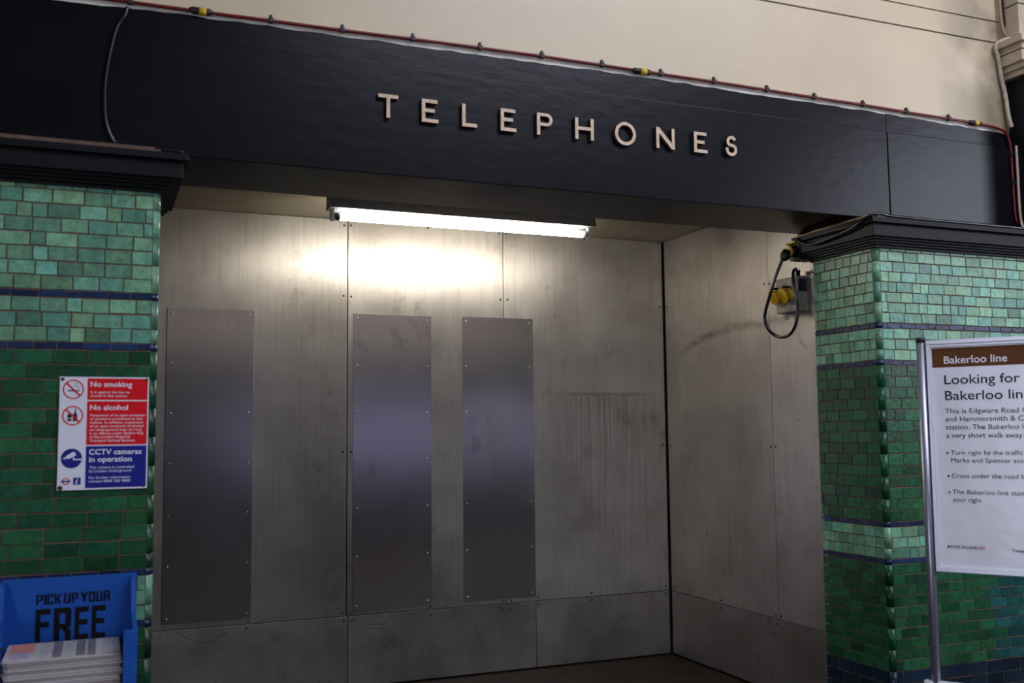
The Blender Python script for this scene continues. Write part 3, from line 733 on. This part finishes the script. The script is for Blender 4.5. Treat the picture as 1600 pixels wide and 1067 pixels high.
b.build('housing', M['black'], US)
b = MB(); b.ring([(.012, 0), (.012, .02), (.016, .022), (.016, .04)], (-.05, .01, .105), (0, 0, 1), seg=12); b.build('entry_gland', M['black'], US)
b = MB(); b.ring([(.036, 0), (.036, .03), (.031, .034)], (-.078, 0, .06), (-1, 0, 0), seg=20); b.build('socket', M['black_shiny'], US)
b = MB(); b.ring([(.033, 0), (.033, .012)], (-.112, 0, .055), (-1, 0, 0), seg=20); b.build('yellow_collar', M['yellow'], US)
b = MB(); b.box(-.118, -.045, -.036, .036, .101, .109, bev=.003, mat=None); b.build('flap', M['yellow'], US)
PC = thing('plug_cable', (XR-.13, .60, 2.14), 'black cable looping from the upper socket plug down to the grey power box', 'cable')
def rel(p): return (p[0]-(XR-.13), p[1]-.60, p[2]-2.14)
b = MB(); b.ring([(.030, 0), (.030, .035), (.022, .05), (.013, .06)], rel((XR-.124, .577, 2.625)), (-.55, .1, -.8), seg=16); b.build('plug', M['black'], PC)
xx = XR-.138
pts = [(xx-.012, .588, 2.590), (xx-.03, .63, 2.50), (xx-.045, .668, 2.40), (xx-.045, .722, 2.30), (xx-.04, .742, 2.245), (xx-.03, .725, 2.185), (xx-.01, .69, 2.145), (xx, .625, 2.128), (xx, .555, 2.145), (xx, .506, 2.198), (xx, .488, 2.289), (xx, .508, 2.384), (xx+.01, .530, 2.455), (xx+.025, .545, 2.505), (xx+.055, .560, 2.523), (xx+.090, .592, 2.512), (xx+.1, .60, 2.505)]
b = MB(); b.tube([rel(p) for p in pts], .0095, seg=10); b.build('lead', M['black_shiny'], PC)

# ------------------------------------------------------------------ enamel safety sign on the left pier
SGX, SGZ, SW, SHH = -.133, 1.393, .319, .429
SG = thing('safety_sign', (SGX, -.004, SGZ), 'red white and blue no smoking, no alcohol and camera sign on the left tiled pier', 'sign')
def S(fx, fz): return fx*SW, (1-fz)*SHH
def put(t, mb, x, z, y): mb.join(t, 0, Matrix.Translation((x, y, z)))
b = MB(); b.box(0, SW, -.004, 0, 0, SHH, bev=.001); plate = b.build('enamel_plate', M['sign_white'], SG)
FY = -.0042
def field(name, fx0, fx1, fz0, fz1, mat):
    x0, z1 = S(fx0, fz0); x1, z0 = S(fx1, fz1)
    b = MB(); b.box(x0, x1, FY-.0004, FY+.0002, z0, z1); return b.build(name, mat, SG)
f1 = field('red_field', .305, .985, .013, .205, M['sign_red'])
f2 = field('red_field', .305, .985, .217, .605, M['sign_red'])
f3 = field('blue_field', .305, .985, .616, .985, M['sign_blue'])
def sign_lines(parent, name, lines, mat):
    for body, fx, fz, w, cap, bold in lines:
        b = MB(); x, z = S(fx, fz); put(text_mesh(body, w, cap, bold), b, x, z, FY-.0006)
        b.build(name, mat, parent)
sign_lines(f1, 'heading', [('No smoking', .338, .088, .149, .0195, .021)], M['sign_white'])
sign_lines(f1, 'small_print', [('It is against the law to', .340, .146, .140, .0092, .006), ('smoke in this station', .340, .179, .130, .0092, .006)], M['sign_white'])
sign_lines(f2, 'heading', [('No alcohol', .338, .295, .136, .0195, .021)], M['sign_white'])
sign_lines(f2, 'small_print', [(t, .342, .352+.0322*k, w, .0092, .006) for k, (t, w) in enumerate([
    ('Possession of an open container', .200), ('of alcohol is prohibited at this', .188), ('station. In addition, possession', .191), ('of an open container of alcohol', .193),
    ('on Underground train services', .186), ('is an offence under Byelaw 4(2)', .192), ('of the London Regional', .144), ('Transport Railway Byelaws.', .164)])], M['sign_white'])
sign_lines(f3, 'heading', [('CCTV cameras', .340, .690, .188, .0195, .021), ('in operation', .342, .755, .153, .0195, .021)], M['sign_white'])
sign_lines(f3, 'small_print', [('This scheme is controlled', .345, .815, .160, .0092, .006), ('by London Underground', .345, .847, .150, .0092, .006), ('For further information', .345, .905, .147, .0092, .006), ('contact 0845 330 9880', .345, .937, .147, .0092, .006)], M['sign_white'])
R_ = .037
def ban(fz, name):
    cx, cz = S(.150, fz)
    b = MB(); disc(b, cx, cz, R_, FY-.0006, FY, rin=R_*.87, mi=0)
    o = b.build(name, M['sign_red'], SG)
    b = MB(); s_ = R_*.9*math.sin(math.pi/4); bar(b, cx-s_, cz+s_, cx+s_, cz-s_, .0058, FY-.0012, FY-.0007); b.build('red_bar', M['sign_red'], o)
    return o, cx, cz
o1, cx, cz = ban(.112, 'no_smoking_symbol')
b = MB(); b.box(cx-.019, cx+.013, FY-.0006, FY, cz-.008, cz-.002); b.box(cx+.015, cx+.021, FY-.0006, FY, cz-.008, cz-.002)
b.tube([(cx+.017, FY-.0002, cz+.001), (cx+.020, FY-.0002, cz+.008), (cx+.014, FY-.0002, cz+.012), (cx+.007, FY-.0002, cz+.013), (cx+.003, FY-.0002, cz+.019), (cx+.010, FY-.0002, cz+.024), (cx+.015, FY-.0002, cz+.018)], .0009, seg=6)
b.build('cigarette', M['sign_ink'], o1)
o2, cx, cz = ban(.345, 'no_alcohol_symbol')
b = MB()
b.poly([(cx+x, FY, cz+z) for x, z in ((.001, -.021), (.016, -.021), (.016, .005), (.011, .012), (.011, .026), (.007, .026), (.007, .012), (.001, .005))], (0, -.0006, 0))
b.box(cx-.018, cx-.004, FY-.0006, FY, cz-.021, cz-.012); b.box(cx-.018, cx-.004, FY-.0006, FY, cz-.009, cz+.006)
b.build('bottle_and_glass', M['sign_ink'], o2)
cx, cz = S(.150, .722)
b = MB(); disc(b, cx, cz, R_, FY-.0005, FY); o3 = b.build('camera_symbol', M['sign_blue'], SG)
b = MB()
y_ = FY-.0006
b.poly([(cx+x, y_, cz+z) for x, z in ((-.024, .001), (-.016, .012), (.008, .026), (.014, .018), (.016, .012), (-.008, -.001))], (0, -.0005, 0))
b.poly([(cx+x, y_, cz+z) for x, z in ((-.031, -.001), (-.026, .004), (-.019, -.001), (-.022, -.003), (-.026, -.002))], (0, -.0005, 0))
b.poly([(cx+x, y_, cz+z) for x, z in ((.003, .003), (.008, .005), (.011, -.002), (.028, -.002), (.033, .002), (.034, -.008), (.028, -.006), (.007, -.007))], (0, -.0005, 0))
b.build('camera_picture', M['sign_white'], o3)
cx, cz = S(.094, .922)
b = MB(); disc(b, cx, cz, .0132, FY-.0005, FY, rin=.0095); rd = b.build('roundel', M['sign_red'], SG)
b = MB(); b.box(cx-.0165, cx+.0165, FY-.0011, FY-.0005, cz-.0026, cz+.0026); b.build('roundel_bar', M['sign_blue'], rd)
cx, cz = S(.216, .922)
b = MB(); b.box(cx-.0132, cx+.0132, FY-.0005, FY, cz-.0135, cz+.0135); ib = b.build('information_symbol', M['sign_blue'], SG)
b = MB()
b.poly([(cx+x, FY-.0005, cz+z) for x, z in ((-.0045, .003), (.0025, .003), (-.0005, -.0075), (.0025, -.0075), (.002, -.0095), (-.0055, -.0095), (-.0025, .001), (-.005, .001))], (0, -.0005, 0))
b.box(cx-.0002, cx+.004, FY-.001, FY-.0005, cz+.0055, cz+.009); b.build('letter_i', M['sign_white'], ib)
for fx, fz, s_ in ((.03, .022, .0075), (.97, .022, .007), (.035, .978, .010), (.965, .978, .006)):
    x, z = S(fx, fz); b = MB(); b.ring([(s_, 0), (s_*.9, .0015), (s_*.4, .003)], (x, -.0035, z), (0, -1, 0), seg=9); b.build('rusty_screw', M['rust'], SG)

# ------------------------------------------------------------------ blue newspaper bin in front of the left pier
BN = thing('newspaper_bin', (-.07, -.40, 0), 'blue free newspaper bin standing in front of the left tiled pier', 'newspaper bin')
def BB(b, x0, x1, y0, y1, z0, z1, bev=.004): return b.box(x0+.07, x1+.07, y0+.40, y1+.40, z0, z1, bev)
b = MB(); BB(b, -.286, .147, -.262, -.248, .0, 1.104); b.build('back_panel', M['blue_bin'], BN)
for xa, xb, nm_ in ((-.292, -.278, 'side_panel'), (.128, .142, 'side_panel')):
    b = MB()
    prof = [(-.56, 0), (-.262, 0), (-.262, 1.098), (-.285, 1.088), (-.335, .975), (-.545, .962), (-.56, .945)]
    b.poly([(xa+.07, y+.40, z) for y, z in prof], (xb-xa, 0, 0)); b.build(nm_, M['blue_bin'], BN)
b = MB(); BB(b, .098, .141, -.572, -.556, .0, .958, .006); b.build('front_post', M['blue_bin'], BN)
b = MB(); BB(b, -.29, -.263, -.572, -.556, .0, .958, .006); b.build('front_post', M['blue_bin'], BN)
b = MB(); BB(b, -.265, .1, -.572, -.556, .0, .60, .004); b.build('front_panel', M['blue_bin'], BN)
b = MB(); BB(b, -.277, .127, -.555, -.263, .590, .602, .002); b.build('shelf', M['blue_bin'], BN)
b = MB(); b.ring([(.006, 0), (.006, .006)], (-.262+.07-.0, -.574+.40, .93), (0, -1, 0), seg=10); b.build('bolt', M['black'], BN)
# heavy condensed block capitals, cut corners
def block(ch, b, x, z, w, h, y):
    s = w*.34; t = h*.17; c = w*.10
    def R(x0, x1, z0, z1): b.box(x+x0, x+x1, y-.0006, y, z+z0, z+z1)
    def P(*p): b.poly([(x+a, y-.0006, z+d) for a, d in p], (0, .0006, 0))
    if ch in 'PR':
        R(0, s, 0, h); P((s, h), (w-c, h), (w, h-c*1.5), (w, h-t), (s, h-t)); R(w-s, w, h*.52, h-t); P((s, h*.38), (w-c, h*.38), (w, h*.38+c*1.5), (w, h*.52), (s, h*.52))
        if ch == 'R': P((w*.42, h*.38), (w*.42+s, h*.38), (w, h*.30), (w, 0), (w-s, 0), (w-s, h*.26))
    elif ch == 'I': R(0, s, 0, h)
    elif ch == 'C': R(0, s, c, h-c); P((0, c), (c, 0), (w-c, 0), (w, c), (w, t), (0, t)); P((0, h-t), (w, h-t), (w, h-c), (w-c, h), (c, h), (0, h-c)); R(w-s, w, t, h*.36); R(w-s, w, h*.64, h-t)
    elif ch == 'K': R(0, s, 0, h); P((s, h*.55), (w-s*.9, h), (w+.1*w, h), (w*.68, h*.52), (w+.1*w, 0), (w-s*.9, 0), (s, h*.45))
    elif ch == 'U': R(0, s, t*.7, h); R(w-s, w, t*.7, h); P((0, t), (0, c), (c, 0), (w-c, 0), (w, c), (w, t))
    elif ch == 'O': R(0, s, t*.7, h-t*.7); R(w-s, w, t*.7, h-t*.7); P((0, t), (0, c), (c, 0), (w-c, 0), (w, c), (w, t)); P((0, h-t), (w, h-t), (w, h-c), (w-c, h), (c, h), (0, h-c))
    elif ch == 'Y': R(w/2-s/2, w/2+s/2, 0, h*.5); P((w/2-s/2, h*.38), (w/2+s/2, h*.38), (w/2+s/2, h*.55), (s*.9-.08*w, h), (-.08*w, h)); P((w/2-s/2, h*.38), (w/2+s/2, h*.38), (w*1.08, h), (w*1.08-s, h), (w/2-s/2, h*.55))
    elif ch in 'FE':
        R(0, s, 0, h); R(s, w, h-t, h); R(s, w*.92, h*.44, h*.44+t)
        if ch == 'E': R(s, w, 0, t)
b = MB(); x = -.180; h = .036
for ch, w in (('P', .024), ('I', .0095), ('C', .022), ('K', .022), (' ', .006), ('U', .024), ('P', .023), (' ', .005), ('Y', .024), ('O', .023), ('U', .023), ('R', .023)):
    if ch != ' ': block(ch, b, x+.07, 1.0125, w*.92 if ch != 'I' else .024, h, -.2622+.40)
    x += w*1.06
b.build('slogan_small', M['bin_ink'], BN)
b = MB()
for ch, x0, w in (('F', -.180, .048), ('R', -.122, .056), ('E', -.055, .046), ('E', .000, .046)): block(ch, b, x0+.07, .885, w, .1135, -.2622+.40)
b.build('slogan_large', M['bin_ink'], BN)

# stack of folded newspapers inside the bin
NT = .0088; NZ0 = .6025; NN = 32
def paper_mesh(seed, mats, top=False):
    rg = random.Random(seed); b = MB()
    w, d = .352, .262
    segs = 10; sag = .004
    lo, hi = [], []
    for i in range(segs+1):
        y = -d/2+d*i/segs
        zz = rg.uniform(-.0004, .0004)
        curl = -.004*max(0, 1-i/2.0) if not top else (-.007*max(0, 1-i/2.5)+.006*(i/segs))
        hi.append((y, NT*.992+zz*.5+curl*.4)); lo.append((y, .0002))
    pts = [(-w/2, y, z) for y, z in lo]+[(-w/2, y, z) for y, z in hi[::-1]]
    b.poly(pts, (w, 0, 0)); return b
for k in range(NN):
    top = k == NN-1
    rg = random.Random(100+k)
    b = paper_mesh(k, None, top)
    o = b.build('newspaper', M['news'] if k % 3 else M['news2'])
    o.location = (-.083+rg.uniform(-.004, .004), -.408+rg.uniform(-.004, .002)-(.003 if top else 0), NZ0+k*NT); o.rotation_euler = (0, 0, rg.uniform(-.012, .012))
    if top:
        tag(o, 'topmost newspaper in the blue bin, showing a red picture and grey columns', 'newspaper', 'newspapers in the blue bin')
        w, d = .352, .262
        def patch(x0, x1, y0, y1, mat, name):
            q = MB(); n = 8
            ys = [y0+(y1-y0)*i/n for i in range(n+1)]
            def zt(y):
                f = (y+d/2)/d*10; return NT*.992+.4*(-.007*max(0, 1-f/2.5)+.006*f/10)+.0008
            va = [q.bm.verts.new((x0, y, zt(y))) for y in ys]; vb = [q.bm.verts.new((x1, y, zt(y))) for y in ys]
            for i in range(n): q.bm.faces.new((va[i], vb[i], vb[i+1], va[i+1]))
            return q.build(name, mat, o)
        patch(-.165, -.09, -.02, .122, M['print_red'], 'printed_picture'); patch(-.155, -.10, -.10, -.01, M['print_mauve'], 'printed_picture')
        for i, x_ in enumerate((-.07, -.032, .004, .040)): patch(x_, x_+.028, -.115, .122, M['print_grey'] if i % 2 else M['print_light'], 'printed_column')
        patch(.075, .100, -.12, .125, M['print_grey'], 'printed_column'); patch(.118, .172, -.115, .122, M['print_light'], 'printed_column')
    else:
        tag(o, 'folded newspaper in the stack below the topmost one in the blue bin', 'newspaper', 'newspapers in the blue bin')

# ------------------------------------------------------------------ poster stand in front of the right pier
ang = math.atan2(-.82, .575)
PS = thing('poster_stand', (3.468, -.667, 0), 'white framed poster stand on silver posts in front of the right tiled pier', 'sign stand')
PS.rotation_euler = (0, 0, ang)
BW = .715
def post(x):
    b = MB(); b.ring([(.0205, .016), (.0205, 1.985)], (x, 0, 0), (0, 0, 1), seg=20); p = b.build('post', M['alu'], PS)
    b = MB(); b.ring([(.0225, 0), (.0225, .016), (.018, .022)], (x, 0, 1.982), (0, 0, 1), seg=20); b.build('post_cap', M['black'], p)
    b = MB(); b.box(x-.04, x+.04, -.26, .26, .0, .018, bev=.006); b.build('foot', M['alu'], PS)
post(0.0); post(BW+.045)
b = MB(); b.box(-.05, BW+.09, -.02, .02, .430, .478, bev=.008); b.build('lower_rail', M['frame'], PS)
Z0, Z1 = .957, 1.988
b = MB(); b.box(.022, BW+.024, -.006, .010, Z0, Z1); b.build('backing_board', M['frame'], PS)
b = MB(); b.box(.022, .0405, -.016, -.004, Z0, Z1, bev=.003); b.build('frame_rail', M['frame'], PS)
b = MB(); b.box(BW+.006, BW+.024, -.016, -.004, Z0, Z1, bev=.003); b.build('frame_rail', M['frame'], PS)
b = MB(); b.box(.022, BW+.024, -.017, -.004, Z1-.020, Z1, bev=.003); b.box(.030, BW+.018, -.015, -.004, Z1-.032, Z1-.023, bev=.002); b.build('frame_rail', M['frame'], PS)
b = MB(); b.box(.022, BW+.024, -.017, -.004, Z0, Z0+.024, bev=.003); b.build('frame_rail', M['frame'], PS)
PY = -.0075
b = MB(); b.box(.0405, BW+.006, PY, -.006, Z0+.024, Z1-.032); po = b.build('poster', M['poster'], PS)
b = MB(); b.box(.046, BW, PY-.0005, PY, 1.864, 1.950); b.build('brown_band', M['brown'], po)
def plines(name, mat, lines):
    for body, x, z, w, cap, bold in lines:
        b = MB(); put(text_mesh(body, w, cap, bold), b, x, z, PY-.0007); b.build(name, mat, po)
plines('band_text', M['poster_white'], [('Bakerloo line', .096, 1.880, .257, .0325, .012)])
plines('heading', M['ink'], [('Looking for', .094, 1.788, .305, .0405, .006), ('Bakerloo line', .094, 1.717, .345, .0405, .006)])
U = .0112
def fit(body, x, z, ref, refw, cap): # width in proportion to a reference line
    return (body, x, z, refw, cap, .003)
plines('body_text', M['ink'], [('This is Edgware Road Circle', .091, 1.657, .392, .0215, 0.0), ('and Hammersmith & City', .091, 1.622, .349, .0215, 0.0),
                               ('station. The Bakerloo line', .091, 1.586, .352, .0215, 0.0), ('a very short walk away.', .091, 1.549, .312, .0215, .003)])
plines('bullet_text', M['ink'], [('Turn right by the traffic', .106, 1.474, .290, .0195, 0.0), ('Marks and Spencer store', .106, 1.440, .317, .0195, 0.0),
                                 ('Cross under the road bridge', .106, 1.372, .352, .0195, 0.0), ('The Bakerloo line station', .106, 1.301, .318, .0195, 0.0), ('your right', .106, 1.267, .116, .0195, 0.0)])
for z in (1.481, 1.379, 1.308):
    b = MB(); disc(b, .093, z, .0048, PY-.0007, PY, seg=14); b.build('bullet', M['ink'], po)
plines('mayor_text', M['ink'], [('MAYOR OF LOND', .074, 1.063, .122, .0125, .014)])
plines('mayor_text', M['poster_red'], [('ON', .197, 1.063, .028, .0125, .014)])
plines('transport_text', M['ink'], [('Transport for London', .333, 1.0595, .150, .0105, .02)])
